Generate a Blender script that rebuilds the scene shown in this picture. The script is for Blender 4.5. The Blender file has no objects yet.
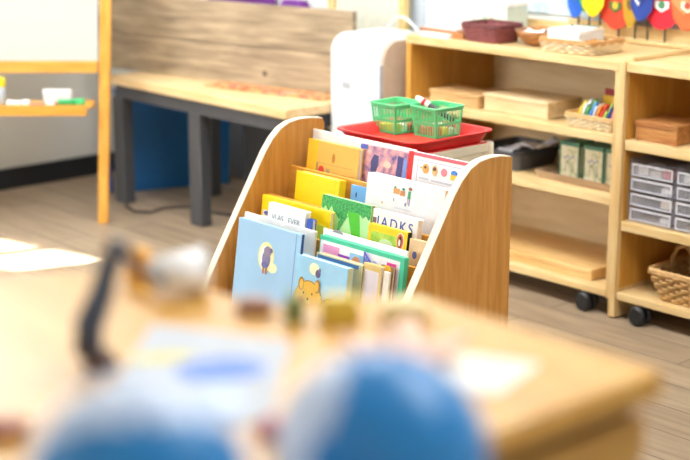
import bpy, bmesh, math, random
from mathutils import Vector, Matrix
random.seed(7)
SC = bpy.context.scene
COL = SC.collection
PI = math.pi
LEAN = math.radians(8)
TL = math.tan(LEAN)

# ------------------------------------------------------------------ materials
MATS = {}
def srgb(r, g, b):
    f = lambda c: (c / 12.92 if c <= .04045 else ((c + .055) / 1.055) ** 2.4)
    return (f(r / 255), f(g / 255), f(b / 255), 1)

def base(name, rough=.5):
    m = bpy.data.materials.new(name); m.use_nodes = True
    b = m.node_tree.nodes['Principled BSDF']
    b.inputs['Roughness'].default_value = rough
    return m, m.node_tree, b

def plain(r, g, b, rough=.5, var=.06, scale=30, metal=0, coat=0):
    """a plain colour with a faint procedural mottling"""
    key = ('p', r, g, b, rough, var, scale, metal, coat)
    if key in MATS: return MATS[key]
    m, t, bs = base('colour_%d_%d_%d' % (r, g, b), rough)
    bs.inputs['Metallic'].default_value = metal
    bs.inputs['Coat Weight'].default_value = coat
    c = srgb(r, g, b)
    tc = t.nodes.new('ShaderNodeTexCoord'); n = t.nodes.new('ShaderNodeTexNoise')
    n.inputs['Scale'].default_value = scale; n.inputs['Detail'].default_value = 3
    cr = t.nodes.new('ShaderNodeValToRGB')
    cr.color_ramp.elements[0].position = .3; cr.color_ramp.elements[1].position = .7
    cr.color_ramp.elements[0].color = tuple(v * (1 - var) for v in c[:3]) + (1,)
    cr.color_ramp.elements[1].color = tuple(min(1, v * (1 + var)) for v in c[:3]) + (1,)
    t.links.new(tc.outputs['Object'], n.inputs['Vector']); t.links.new(n.outputs['Fac'], cr.inputs['Fac'])
    t.links.new(cr.outputs['Color'], bs.inputs['Base Color'])
    MATS[key] = m
    return m

def wood(c1, c2, axis='X', scale=9, stretch=9, rough=.42, coat=0):
    key = ('w', c1, c2, axis, scale, stretch, rough, coat)
    if key in MATS: return MATS[key]
    m, t, bs = base('wood_%d_%d_%d_%s' % (c1 + (axis,)), rough)
    bs.inputs['Coat Weight'].default_value = coat
    tc = t.nodes.new('ShaderNodeTexCoord'); mp = t.nodes.new('ShaderNodeMapping')
    s = [stretch, stretch, stretch]; s['XYZ'.index(axis)] = .8
    mp.inputs['Scale'].default_value = s
    n = t.nodes.new('ShaderNodeTexNoise'); n.inputs['Scale'].default_value = scale
    n.inputs['Detail'].default_value = 5; n.inputs['Roughness'].default_value = .55; n.inputs['Distortion'].default_value = .4
    cr = t.nodes.new('ShaderNodeValToRGB')
    cr.color_ramp.elements[0].position = .35; cr.color_ramp.elements[1].position = .68
    cr.color_ramp.elements[0].color = srgb(*c1); cr.color_ramp.elements[1].color = srgb(*c2)
    bp = t.nodes.new('ShaderNodeBump'); bp.inputs['Strength'].default_value = .05
    t.links.new(tc.outputs['Object'], mp.inputs['Vector']); t.links.new(mp.outputs['Vector'], n.inputs['Vector'])
    t.links.new(n.outputs['Fac'], cr.inputs['Fac']); t.links.new(cr.outputs['Color'], bs.inputs['Base Color'])
    t.links.new(n.outputs['Fac'], bp.inputs['Height']); t.links.new(bp.outputs['Normal'], bs.inputs['Normal'])
    MATS[key] = m
    return m

def mottle(name, cols, scale, rough=.5, detail=4):
    """several colours in noise patches (pictures, patterned cloth, a faded map)"""
    if name in MATS: return MATS[name]
    m, t, bs = base(name, rough)
    tc = t.nodes.new('ShaderNodeTexCoord'); n = t.nodes.new('ShaderNodeTexNoise')
    n.inputs['Scale'].default_value = scale; n.inputs['Detail'].default_value = detail
    cr = t.nodes.new('ShaderNodeValToRGB'); e = cr.color_ramp.elements
    while len(e) < len(cols): e.new(.5)
    for i, c in enumerate(cols):
        e[i].position = .3 + .4 * i / (len(cols) - 1); e[i].color = srgb(*c)
    t.links.new(tc.outputs['Object'], n.inputs['Vector']); t.links.new(n.outputs['Fac'], cr.inputs['Fac'])
    t.links.new(cr.outputs['Color'], bs.inputs['Base Color'])
    MATS[name] = m
    return m

def clear(name, col, alpha, rough=.12):
    if name in MATS: return MATS[name]
    m, t, bs = base(name, rough)
    bs.inputs['Base Color'].default_value = srgb(*col); bs.inputs['Alpha'].default_value = alpha
    MATS[name] = m
    return m

def floor_mat():
    m, t, bs = base('vinyl_planks', .38)
    tc = t.nodes.new('ShaderNodeTexCoord')
    br = t.nodes.new('ShaderNodeTexBrick')
    br.inputs['Scale'].default_value = 1; br.inputs['Brick Width'].default_value = 1.2; br.inputs['Row Height'].default_value = .15
    br.inputs['Mortar Size'].default_value = .0025; br.inputs['Mortar Smooth'].default_value = .3
    br.inputs['Color1'].default_value = srgb(190, 168, 140); br.inputs['Color2'].default_value = srgb(168, 146, 120)
    br.inputs['Mortar'].default_value = srgb(104, 88, 72)
    mp = t.nodes.new('ShaderNodeMapping'); mp.inputs['Scale'].default_value = (1.3, 16, 1)
    n = t.nodes.new('ShaderNodeTexNoise'); n.inputs['Scale'].default_value = 2.2; n.inputs['Detail'].default_value = 6; n.inputs['Roughness'].default_value = .62
    cr = t.nodes.new('ShaderNodeValToRGB'); cr.color_ramp.elements[0].position = .3; cr.color_ramp.elements[1].position = .72
    cr.color_ramp.elements[0].color = (.5, .48, .47, 1); cr.color_ramp.elements[1].color = (1.0, 1.0, 1.0, 1)
    mx = t.nodes.new('ShaderNodeMix'); mx.data_type = 'RGBA'; mx.blend_type = 'MULTIPLY'; mx.inputs[0].default_value = .9
    L = t.links.new
    L(tc.outputs['Object'], br.inputs['Vector']); L(tc.outputs['Object'], mp.inputs['Vector']); L(mp.outputs['Vector'], n.inputs['Vector'])
    L(n.outputs['Fac'], cr.inputs['Fac']); L(br.outputs['Color'], mx.inputs[6]); L(cr.outputs['Color'], mx.inputs[7])
    L(mx.outputs[2], bs.inputs['Base Color'])
    return m

BIRCH = wood((216, 180, 120), (232, 204, 152), 'X', 7, 8)
BIRCH_Y = wood((216, 180, 120), (232, 204, 152), 'Y', 7, 8)
BIRCH_Z = wood((214, 176, 116), (232, 200, 146), 'Z', 7, 8)
HONEY_Z = wood((186, 124, 48), (206, 146, 68), 'Z', 8, 9)
HONEY_IN = wood((200, 142, 56), (214, 160, 76), 'Z', 6, 8)
OAK = wood((206, 144, 48), (224, 166, 72), 'Z', 7, 9)
OAK_X = wood((206, 144, 48), (224, 166, 72), 'X', 7, 9)
BROWN = wood((150, 94, 52), (190, 128, 76), 'X', 9, 8)
PALEBOX = wood((214, 184, 136), (236, 212, 170), 'X', 8, 8)
TANBOX = wood((196, 152, 98), (222, 184, 130), 'X', 8, 8)
WEATHER = wood((138, 120, 98), (190, 168, 138), 'X', 5, 8, .65)
EDGE = plain(228, 214, 188, .35)
WHITE = plain(240, 240, 240, .4, .02)
PAPER = plain(244, 242, 236, .6, .02)
PAGES = plain(232, 222, 200, .7, .08, 200)
BLACK = plain(26, 26, 28, .45)
STEEL = plain(70, 71, 75, .45)
RED = plain(220, 44, 44, .3, .03)
GREENP = plain(100, 222, 150, .35, .04)
CREAM = plain(232, 220, 196, .4, .03)

# ------------------------------------------------------------------ mesh builder
class MB:
    def __init__(s): s.bm = bmesh.new(); s.mi = 0
    def face(s, vs):
        try:
            f = s.bm.faces.new(vs); f.material_index = s.mi; return f
        except ValueError: return None
    def hexa(s, p):
        v = [s.bm.verts.new(q) for q in p]
        for i in ((0, 3, 2, 1), (4, 5, 6, 7), (0, 1, 5, 4), (1, 2, 6, 5), (2, 3, 7, 6), (3, 0, 4, 7)): s.face([v[k] for k in i])
        return s
    def box(s, x0, x1, y0, y1, z0, z1):
        return s.hexa([(x0, y0, z0), (x1, y0, z0), (x1, y1, z0), (x0, y1, z0), (x0, y0, z1), (x1, y0, z1), (x1, y1, z1), (x0, y1, z1)])
    def prism(s, pts, d, cap=None):
        """pts: 3-D outline; d: extrusion vector; cap: material index of the two caps"""
        d = Vector(d); a = [s.bm.verts.new(p) for p in pts]; b = [s.bm.verts.new(Vector(p) + d) for p in pts]; n = len(a)
        c = s.mi if cap is None else cap
        f = s.face(a); g = s.face(b[::-1])
        if f: f.material_index = c
        if g: g.material_index = c
        for i in range(n): s.face([a[i], b[i], b[(i + 1) % n], a[(i + 1) % n]])
        return s
    def tube(s, path, r, seg=8, closed=False, flat=None):
        path = [Vector(p) for p in path]; n = len(path); rings = []
        for i, p in enumerate(path):
            a = path[(i - 1) % n] if (closed or i) else p; b = path[(i + 1) % n] if (closed or i < n - 1) else p
            t = (b - a).normalized(); up = Vector((0, 0, 1)) if abs(t.z) < .9 else Vector((0, 1, 0))
            u = t.cross(up).normalized(); w = t.cross(u)
            rr = r[i] if isinstance(r, (list, tuple)) else r
            rings.append([s.bm.verts.new(p + (u * math.cos(2 * PI * k / seg) * (flat or 1) + w * math.sin(2 * PI * k / seg)) * rr) for k in range(seg)])
        for i in range(n if closed else n - 1):
            A, B = rings[i], rings[(i + 1) % n]
            for k in range(seg): s.face([A[k], A[(k + 1) % seg], B[(k + 1) % seg], B[k]])
        if not closed: s.face(rings[0][::-1]); s.face(rings[-1])
        return s
    def lathe(s, prof, c=(0, 0, 0), axis='Z', seg=28):
        rings = []
        for r, h in prof:
            ring = []
            for k in range(seg):
                a = 2 * PI * k / seg; x, y = r * math.cos(a), r * math.sin(a)
                q = {'Z': (x, y, h), 'X': (h, x, y), 'Y': (x, h, y)}[axis]
                ring.append(s.bm.verts.new((c[0] + q[0], c[1] + q[1], c[2] + q[2])))
            rings.append(ring)
        for A, B in zip(rings, rings[1:]):
            for k in range(seg): s.face([A[k], A[(k + 1) % seg], B[(k + 1) % seg], B[k]])
        s.face(rings[0][::-1]); s.face(rings[-1])
        return s
    def ball(s, c, r, seg=32, ring=18, sz=1):
        pr = [(max(1e-4, r * math.sin(PI * i / ring)), -r * sz * math.cos(PI * i / ring)) for i in range(ring + 1)]
        return s.lathe(pr, c, 'Z', seg)

def link(name, mb, mats, parent=None, off=None, bevel=0, smooth=False, seg=2):
    bmesh.ops.recalc_face_normals(mb.bm, faces=mb.bm.faces)
    if off is not None: bmesh.ops.translate(mb.bm, verts=mb.bm.verts, vec=-Vector(off))
    me = bpy.data.meshes.new(name); mb.bm.to_mesh(me); mb.bm.free()
    for m in (mats if isinstance(mats, (list, tuple)) else [mats]): me.materials.append(m)
    if smooth:
        for p in me.polygons: p.use_smooth = True
    o = bpy.data.objects.new(name, me); COL.objects.link(o)
    if parent is not None: o.parent = parent
    if bevel:
        b = o.modifiers.new('bevel', 'BEVEL'); b.width = bevel; b.segments = seg; b.limit_method = 'ANGLE'; b.angle_limit = math.radians(40)
    return o

def struct(name, mb, m):
    o = link(name, mb, m); o['kind'] = 'structure'; return o

def thing(name, label, cat, loc, rotz=0, group=None, rotx=0):
    o = bpy.data.objects.new(name, None); COL.objects.link(o); o.empty_display_size = .05
    o.location = loc; o.rotation_euler = (rotx, 0, rotz); o['label'] = label; o['category'] = cat
    if group: o['group'] = group
    return o

def tag(o, label, cat, group=None):
    o['label'] = label; o['category'] = cat
    if group: o['group'] = group
    return o

def single(name, mb, m, loc, label, cat, group=None, **k):
    """a thing that is one mesh, given in world coordinates, origin at loc"""
    o = link(name, mb, m, None, loc, **k); o.location = loc
    return tag(o, label, cat, group)

def part(root, name, mb, m, parent=None, world=True, **k):
    return link(name, mb, m, parent or root, root.location if world else None, **k)

# ------------------------------------------------------------------ the room
struct('floor', MB().box(-6.7, 2.2, -1.95, 4.3, -.06, 0), floor_mat())
GREYWALL = plain(222, 218, 208, .6, .03, 3)
PALEWALL = plain(232, 234, 230, .6, .03, 3)
struct('wall_left', MB().box(-5.84, -5.72, -.42, 4.25, 0, 2.7).box(-6.55, -5.84, -.42, -.30, 0, 2.7).box(-6.55, -6.43, -1.9, -.42, 0, 2.7), GREYWALL)  # outer boxes: unseen alcove added to keep stray sun from leaking in
struct('baseboard_left', MB().box(-5.72, -5.705, -.42, 4.13, 0, .09), plain(30, 31, 34, .5))
struct('wall_back', MB().box(-5.84, 2.1, 4.13, 4.25, 0, 2.7), PALEWALL)
struct('wall_right', MB().box(2.0, 2.12, -1.9, 4.25, 0, 2.7), PALEWALL)
struct('ceiling', MB().box(-6.7, 2.2, -1.95, 4.3, 2.7, 2.76), plain(240, 240, 236, .8, .02))
struct('trim_1', MB().box(-4.19, -4.12, 4.115, 4.13, 0, 2.2), plain(214, 224, 238, .4))
struct('trim_2', MB().box(-5.70, -4.45, 4.06, 4.13, 0, .76), plain(150, 152, 156, .6))

# the window wall behind the camera: panes of window_unseen_1 let the sun onto the floor
WD = Vector((.973, .232, 0)).normalized(); WN = Vector((-WD.y, WD.x, 0)); W0 = Vector((-5.72, -1.591, 0))
SUN_H = Vector((.223, .975, 0)).normalized(); EL = math.radians(28)
def on_wall(x, y):
    p = Vector((x, y, 0)); t = (p - W0).dot(WN) / SUN_H.dot(WN)
    q = p - SUN_H * t
    return ((q - W0).dot(WD), t * math.tan(EL))
pane_a = [on_wall(*p) for p in ((-4.715, 2.78), (-4.443, 2.845), (-4.515, 2.53), (-4.787, 2.465))]
pane_b = [on_wall(*p) for p in ((-4.98, 2.716), (-4.765, 2.762), (-4.80, 2.60), (-5.02, 2.55))]
def rect(p): return (min(q[0] for q in p), max(q[0] for q in p), min(q[1] for q in p), max(q[1] for q in p))
def mean_rect(p):   # top edge / bottom edge share their mean height, sides their mean place
    us = sorted(q[0] for q in p); vs = sorted(q[1] for q in p)
    return ((us[0] + us[1]) / 2, (us[2] + us[3]) / 2, (vs[0] + vs[1]) / 2, (vs[2] + vs[3]) / 2)
RA, RB = mean_rect(pane_a), mean_rect(pane_b)
big = [(.7, 1.9, .9, 2.1), (3.3, 4.3, .9, 2.2)]
holes = [RA, RB] + big
us = sorted({-.75, 7.95} | {h[0] for h in holes} | {h[1] for h in holes}); vs = sorted({0., 2.7} | {h[2] for h in holes} | {h[3] for h in holes})
wm = MB()
def wbox(mb, u0, u1, z0, z1, d0=-.12, d1=0):
    c = [W0 + WD * u + WN * d for u, d in ((u0, d0), (u1, d0), (u1, d1), (u0, d1))]
    mb.hexa([(q.x, q.y, z0) for q in c] + [(q.x, q.y, z1) for q in c])
for u0, u1 in zip(us, us[1:]):
    for v0, v1 in zip(vs, vs[1:]):
        if any(h[0] - 1e-6 <= u0 and u1 <= h[1] + 1e-6 and h[2] - 1e-6 <= v0 and v1 <= h[3] + 1e-6 for h in holes): continue
        wbox(wm, u0, u1, v0, v1, -.02)
struct('wall_front', wm, PALEWALL)
for i, h in enumerate(holes):
    fm = MB(); t = .05 if i > 1 else .006
    wbox(fm, h[0] - t, h[0], h[2] - t, h[3] + t, -.02, .02); wbox(fm, h[1], h[1] + t, h[2] - t, h[3] + t, -.02, .02)
    wbox(fm, h[0], h[1], h[2] - t, h[2], -.02, .02); wbox(fm, h[0], h[1], h[3], h[3] + t, -.02, .02)
    if i > 1: wbox(fm, h[0], h[1], h[2], h[3], -.015, -.005)      # made-up unseen window: this added blind panel keeps the sun out
    struct('window_%d' % (i + 1), fm, WHITE)

# ------------------------------------------------------------------ lights, world, camera
wd = bpy.data.worlds.new('sky'); SC.world = wd; wd.use_nodes = True
bg = wd.node_tree.nodes['Background']; bg.inputs['Color'].default_value = (.9, .95, 1.0, 1); bg.inputs['Strength'].default_value = .45
def lamp(name, kind, loc, target, energy, size=None, color=(1, 1, 1)):
    d = bpy.data.lights.new(name, kind); d.energy = energy; d.color = color
    o = bpy.data.objects.new(name, d); COL.objects.link(o); o.location = loc
    o.rotation_euler = (Vector(target) - Vector(loc)).to_track_quat('-Z', 'Y').to_euler()
    if size: d.shape = 'RECTANGLE'; d.size, d.size_y = size
    return o
sd = Vector((SUN_H.x * math.cos(EL), SUN_H.y * math.cos(EL), -math.sin(EL)))
s = lamp('sun', 'SUN', Vector((-6, -4, 5)), Vector((-6, -4, 5)) + sd, 130, color=(1, .97, .92)); s.data.angle = .009
for i, h in enumerate(big[:1]):
    c = W0 + WD * ((h[0] + h[1]) / 2) + WN * .03 + Vector((0, 0, (h[2] + h[3]) / 2))
    lamp('window_daylight', 'AREA', c, c + WN + Vector((0, 0, -.15)), 96, (1.1, 1.15), (.94, .98, 1))  # area lamp added before the closed blind, stands in for daylight
for x, y, e in ((-4.7, 2.3, 46), (-3.0, 2.6, 56), (-.5, 2.0, 46)):
    lamp('ceiling_lamp', 'AREA', (x, y, 2.66), (x, y, 0), e, (1.5, .8), (.95, .98, 1))  # unseen area lamps added under the ceiling as fill

cd = bpy.data.cameras.new('camera'); cam = bpy.data.objects.new('camera', cd); COL.objects.link(cam); SC.camera = cam
cam.location = (0, 0, 1.45); cam.rotation_euler = (math.radians(90 - 14.4), 0, math.radians(48))
cd.sensor_width = 36; cd.lens = 36 * 1500 / 690; cd.clip_start = .05
cd.dof.use_dof = True; cd.dof.focus_distance = 3.68; cd.dof.aperture_fstop = 2.5
SC.view_settings.view_transform = 'Standard'; SC.view_settings.look = 'None'; SC.view_settings.gamma = 1
SC.view_settings.use_curve_mapping = False; SC.view_settings.exposure = .18

# ------------------------------------------------------------------ book display rack
rk = thing('book_display_rack', 'honey-brown wooden book display rack with curved side panels and stepped tiers of picture books', 'book rack', (-2.76, 2.45, 0))
PROF = [(2.711, .004), (2.711, .704), (2.704, .714), (2.66, .720), (2.62, .721), (2.585, .716), (2.555, .703), (2.527, .679), (2.50, .645), (2.37, .437), (2.147, .075), (2.142, .004)]
for x0, x1, ex in ((-3.118, -3.097, -1), (-2.412, -2.39, 1)):
    sp = part(rk, 'side_panel', MB().prism([(x0, min(y, 2.7115 if ex < 0 else 2.701), z) for y, z in PROF], (x1 - x0, 0, 0)), HONEY_Z)
    eb = MB()
    P2 = [(min(y, 2.704 if ex < 0 else 2.694), z) for y, z in PROF[2:11]]
    for (ya, za), (yb, zb) in zip(P2, P2[1:]):
        n = Vector((0, za - zb, yb - ya)).normalized(); n = -n if n.z < 0 and n.y > 0 else n
        if n.y > .01 and n.z < 0: n = -n
        n = n * .003 if n.z >= 0 else n * -.003
        eb.hexa([(x0 - .0005, ya, za), (x1 + .0005, ya, za), (x1 + .0005, yb, zb), (x0 - .0005, yb, zb),
                 (x0 - .0005, ya + n.y, za + n.z), (x1 + .0005, ya + n.y, za + n.z), (x1 + .0005, yb + n.y, zb + n.z), (x0 - .0005, yb + n.y, zb + n.z)])
    o = part(rk, 'edge_band', eb, EDGE, sp); o['label'] = 'cream edge banding'
    if ex > 0:
        o = part(rk, 'screw_cap', MB().lathe([(.0001, 0), (.006, 0), (.006, .002), (.0001, .0025)], (-2.39, 2.545, .335), 'X', 12), BROWN, sp)
def leaning(x0, x1, s0, s1, z0, z1):   # a board of the rack, leaning with the tiers
    return MB().prism([(x0, s0 + TL * z0, z0), (x0, s1 + TL * z0, z0), (x0, s1 + TL * z1, z1), (x0, s0 + TL * z1, z1)], (x1 - x0, 0, 0))
IX0, IX1 = -3.097, -2.412
o = part(rk, 'back_panel', leaning(IX0, IX1, 2.585, 2.592, .06, .682), EDGE)
LEDGE = [(.44, 2.513, 2.585), (.35, 2.441, 2.503), (.29, 2.376, 2.433), (.205, 2.258, 2.368)]
TIERS = [(2.503, 2.513, .10, .598), (2.433, 2.441, .10, .530), (2.368, 2.376, .10, .47), (2.248, 2.258, .10, .25)]
for s0, s1, z0, z1 in TIERS: part(rk, 'tier_panel', leaning(IX0, IX1, s0, s1, z0, z1), OAK_X)
for z, s0, s1 in LEDGE: part(rk, 'ledge', leaning(IX0, IX1, s0, s1, z - .01, z), OAK_X)
part(rk, 'base_board', MB().box(IX0, IX1, 2.25, 2.66, .03, .05), OAK_X)

# ------------------------------------------------------------------ books
def art_obj(root, name, w, h, polys, depth=.0003):
    """polys: list of (points in 0..1 across the cover, material); each sits a little in front of the one before"""
    mb = MB(); mats = []
    for i, (pts, m) in enumerate(polys):
        if m not in mats: mats.append(m)
        mb.mi = mats.index(m)
        y = -.0003 - .00035 * i
        mb.prism([((u - .5) * w, y, v * h) for u, v in pts], (0, depth, 0))
    return link(name, mb, mats, root)
def ell(cx, cy, rx, ry, n=20, a0=0, a1=2 * PI):
    return [(cx + rx * math.cos(a0 + (a1 - a0) * i / n), cy + ry * math.sin(a0 + (a1 - a0) * i / n)) for i in range(n)]
def rc(u0, u1, v0, v1): return [(u0, v0), (u1, v0), (u1, v1), (u0, v1)]
def text(root, name, body, size, x, y, z, m, align='CENTER', bold=0, space=1):
    cu = bpy.data.curves.new(name, 'FONT'); cu.body = body; cu.size = size; cu.align_x = align; cu.extrude = .0004; cu.space_character = space; cu.offset = bold
    cu.materials.append(m); o = bpy.data.objects.new(name, cu); COL.objects.link(o); o.parent = root
    bpy.context.view_layer.update()
    me = bpy.data.meshes.new_from_object(o.evaluated_get(bpy.context.evaluated_depsgraph_get()))
    bpy.data.objects.remove(o)
    o = bpy.data.objects.new(name, me); COL.objects.link(o); o.parent = root
    o.location = (x, y, z); o.rotation_euler = (PI / 2, 0, 0)
    return o

def book(label, x0, x1, s, t, z0, z1, cover, spine=None, side=-1, art=(), hard=.0022, tilt=0, kind='picture_book', cat='book', bleed=.003):
    w = x1 - x0; h = (z1 - z0) / math.cos(LEAN) - .004
    r = thing(kind, label, cat, ((x0 + x1) / 2, s + TL * z0, z0 + .003), 0, None, -LEAN)
    r.rotation_euler.y = tilt
    c = MB(); c.box(-w / 2, w / 2, 0, hard, 0, h); c.box(-w / 2, w / 2, t - hard, t, 0, h)
    link('cover', c, cover, r, bevel=.0006, seg=1)
    sx0, sx1 = (-w / 2, -w / 2 + hard) if side < 0 else (w / 2 - hard, w / 2)
    link('spine', MB().box(sx0, sx1, hard, t - hard, 0, h), spine or cover, r)
    a, b = (-w / 2 + hard, w / 2 - bleed) if side < 0 else (-w / 2 + bleed, w / 2 - hard)
    link('pages', MB().box(a, b, hard, t - hard, .003, h - .003), PAGES, r)
    for nm, polys in art: art_obj(r, nm, w, h, polys)
    return r, w, h

C = plain
YEL = C(250, 214, 8, .35, .02); LBLUE = C(140, 184, 224, .4, .03, 12); MINT = C(70, 196, 156, .4, .03)
# back row
book('large thin white folder behind the tan and purple books, top tier', -3.093, -2.69, 2.570, .006, .44, .692, C(240, 236, 226), kind='folder', cat='folder')
tanb = book('tan picture book with a small red mark, left end of top tier', -3.056, -2.851, 2.526, .016, .44, .676, C(226, 172, 78, .4, .05, 14), art=[
    ('picture', [(rc(0, .2, 0, 1), C(238, 178, 20)), (ell(.52, .83, .03, .055), C(178, 116, 36)), (ell(.30, .66, .06, .06), C(206, 60, 36)), (ell(.30, .58, .05, .05), C(190, 70, 50)),
                 (rc(.20, .23, .60, .75), C(150, 130, 90)), (rc(.40, .47, .58, .70), C(176, 150, 96)), (rc(.52, .60, .56, .66), C(186, 160, 120)), (rc(.62, .68, .52, .62), C(130, 110, 90)), (rc(.72, .80, .56, .66), C(190, 150, 90)), (rc(.2, .9, .745, .755), C(196, 150, 80))])])
PAINT = mottle('painted_cover', [(96, 84, 140), (176, 128, 156), (226, 160, 160), (236, 192, 180)], 42)
book('picture book with pink and purple painted cover and dark figures, top tier', -2.870, -2.692, 2.547, .012, .44, .686, PAINT, art=[
    ('picture', [([(0.2, 0.4), (0.26, 0.7), (0.24, 0.832), (0.3, 0.916), (0.4, 0.904), (0.4, 0.808), (0.36, 0.7), (0.4, 0.4)], C(70, 66, 116)),
                 ([(0.78, 0.46), (0.8, 0.952), (0.92, 0.94), (0.9, 0.64), (0.92, 0.46)], C(70, 66, 124)), ([(0.92, 0.58), (0.93, 0.94), (0.995, 0.916), (0.99, 0.58)], C(120, 150, 220)),
                 (ell(0.56, 0.64, 0.1, 0.06), C(98, 104, 170)), (rc(0, 0.16, 0.952, 1), C(72, 92, 176)), (ell(0.6, 0.832, 0.08, 0.036), C(240, 200, 180))])])
CARTOON = [C(232, 168, 84), C(226, 184, 120), C(226, 130, 140), C(70, 130, 210), C(206, 140, 80)]
redb, w, h = book('white picture book with red spine and a row of five small pictures, top tier', -2.688, -2.470, 2.545, .016, .44, .694, C(236, 236, 236), RED, -1, art=[
    ('border', [(rc(0, .085, 0, 1), RED), (rc(.085, 1, .965, 1), C(220, 96, 110))]),
    ('picture', [(rc(.16, .97, .925, .93), C(160, 160, 200)), (rc(.16, .168, .2, .925), C(160, 160, 200)),
                 (ell(.30, .855, .055, .05), CARTOON[0]), (ell(.45, .855, .045, .055), CARTOON[1]), (ell(.60, .855, .05, .04), CARTOON[2]), (ell(.76, .865, .05, .03), CARTOON[3]), (rc(.71, .81, .80, .85), C(240, 190, 40)), (ell(.90, .85, .035, .05), CARTOON[4]),
                 (rc(.22, .25, .85, .87), CARTOON[0]), (ell(.30, .87, .018, .015), C(90, 70, 60)), (ell(.45, .87, .025, .02), C(120, 80, 60)), (rc(.22, .38, .745, .765), C(200, 200, 210)), (rc(.42, .76, .74, .76), C(196, 196, 206)), (rc(.32, .8, .69, .70), C(215, 215, 222))])])
# second row
yb, w, h = book('plain bright yellow picture book, left end of second tier', -3.030, -2.856, 2.470, .024, .35, .600, YEL, None, 1, art=[('hinge_groove', [(rc(.90, .91, 0, 1), C(226, 186, 0))])])
book('small light blue book between the yellow book and the big white book', -2.838, -2.735, 2.4955, .006, .35, .590, C(104, 168, 228, .4, .05, 20), art=[('picture', [(rc(.02, .98, .02, .985), C(110, 172, 230)), (ell(.22, .90, .03, .03), C(40, 70, 120)), (rc(.3, .34, .70, .80), C(220, 220, 230)), (rc(.42, .48, .66, .72), C(200, 220, 240))])])
wb, w, h = book('large white picture book with a tiny green figure beside brown cart, second tier', -2.752, -2.474, 2.468, .026, .35, .640, C(232, 232, 235), side=-1, hard=.003, art=[
    ('cart_picture', [(rc(0.358, 0.4396, 0.8671, 0.9161), C(206, 150, 90)), (rc(0.4464, 0.5076, 0.8622, 0.9063), C(196, 130, 76)), (ell(0.3784, 0.9234, 0.0136, 0.009792), C(90, 140, 80)), (ell(0.4872, 0.921, 0.0204, 0.01224), C(60, 150, 110))]),
    ('figure_picture', [(rc(0.5144, 0.5348, 0.779, 0.8084), C(120, 130, 180)), ([(0.5416, 0.8476), (0.5484, 0.9161), (0.5824, 0.9161), (0.579, 0.8476)], C(70, 160, 110)), (ell(0.5722, 0.9357, 0.0238, 0.01469), C(160, 100, 60)), (rc(0.545, 0.5552, 0.7986, 0.8476), C(210, 150, 130)), (rc(0.5688, 0.579, 0.7888, 0.8476), C(120, 130, 180))]),
    ('shadow_print', [(rc(0.3648, 0.3784, 0.7986, 0.828), C(170, 150, 190))]),  # pale purple mark printed on the cover
    ('dot_print', [(rc(0.2152, 0.2356, 0.7545, 0.7741), C(220, 170, 120))]),
    ('small_print', [(rc(0.392, 0.6096, 0.7398, 0.7545), C(214, 214, 224))])])
# third row
leafpts = [(0, 1), (1, 1), (1, .89)]
for i in range(17):
    u = 1 - (i + .5) / 17; leafpts.append((u, .885 + (.02 if i % 2 else -.02) + random.uniform(-.01, .01) - (.05 if 7 < i < 12 else 0)))
leafpts.append((0, .89))
LEAFG = mottle('leafy_green', [(28, 120, 62), (54, 164, 84), (88, 190, 96)], 160)
book('green picture book with a leafy band and bright green trunk, third tier', -2.858, -2.672, 2.416, .014, .29, .574, C(186, 240, 168, .4, .04, 14), C(160, 140, 110), 1, art=[
    ('picture', [(leafpts, LEAFG), ([(.70, .3), (.66, .70), (.54, .90), (.78, .905), (.83, .72), (.88, .3)], C(82, 200, 48)), ([(.36, .66), (.38, .78), (.44, .86), (.56, .86), (.46, .78)], LEAFG)])])
book('wide yellow picture book with white and green cover, left end of third tier', -3.074, -2.795, 2.394, .014, .29, .540, YEL, art=[
    ('picture', [(rc(.03, .97, .0, .84), C(240, 244, 236)), (rc(.30, .97, .62, .84), C(196, 216, 70)), (ell(.52, .76, .16, .06), C(110, 160, 60)), (ell(.10, .81, .05, .025), C(90, 90, 150)), (ell(.15, .80, .03, .02), C(200, 50, 40)), (ell(.86, .56, .10, .07), C(134, 84, 64)), (rc(.66, .76, .4, .66), C(44, 84, 176))])])
jb, w, h = book('off-white book with blue capital letters behind the yellow book, third tier', -2.655, -2.494, 2.405, .018, .29, .573, C(238, 234, 230), art=[('picture', [(rc(0.02, .10, .84, .93), C(120, 84, 96)), (rc(0, .02, .8, 1), C(120, 190, 50))])])
text(jb, 'title', 'JADKS', .038, .002, -.001, h - .040, C(40, 76, 160), space=1.3)
pb, w, h = book('yellow and green book with an orange oval emblem, third tier', -2.645, -2.506, 2.386, .014, .29, .543, C(252, 208, 10, .35), BLACK, 1, art=[
    ('picture', [(rc(.08, .88, .0, .93), mottle('green_meadow', [(120, 180, 40), (170, 208, 70), (222, 226, 110)], 26)), (ell(.48, .80, .20, .08), C(206, 232, 180)), (ell(.25, .60, .10, .10), C(150, 196, 50))]),
    ('emblem', [(ell(.83, .895, .095, .085, 24), C(240, 236, 220)), (ell(.83, .895, .08, .075, 24), C(226, 96, 30)), (ell(.83, .89, .040, .053), C(30, 28, 30)), (ell(.82, .883, .025, .037), C(244, 240, 232)), (ell(.835, .93, .026, .02), C(30, 28, 30))])])
link('back_strip', MB().box(w / 2, w / 2 + .0006, .0, .014, 0, h), BLACK, pb)
book('cream patterned book against the right side panel, third tier', -2.5, -2.446, 2.388, .014, .29, .531, C(226, 196, 150, .5, .1, 40), art=[('picture', [(ell(.4, .84, .14, .04), C(90, 100, 170)), (ell(.5, .6, .2, .06), C(196, 150, 110)), (ell(.7, .72, .12, .05), C(150, 160, 190))])])
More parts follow.
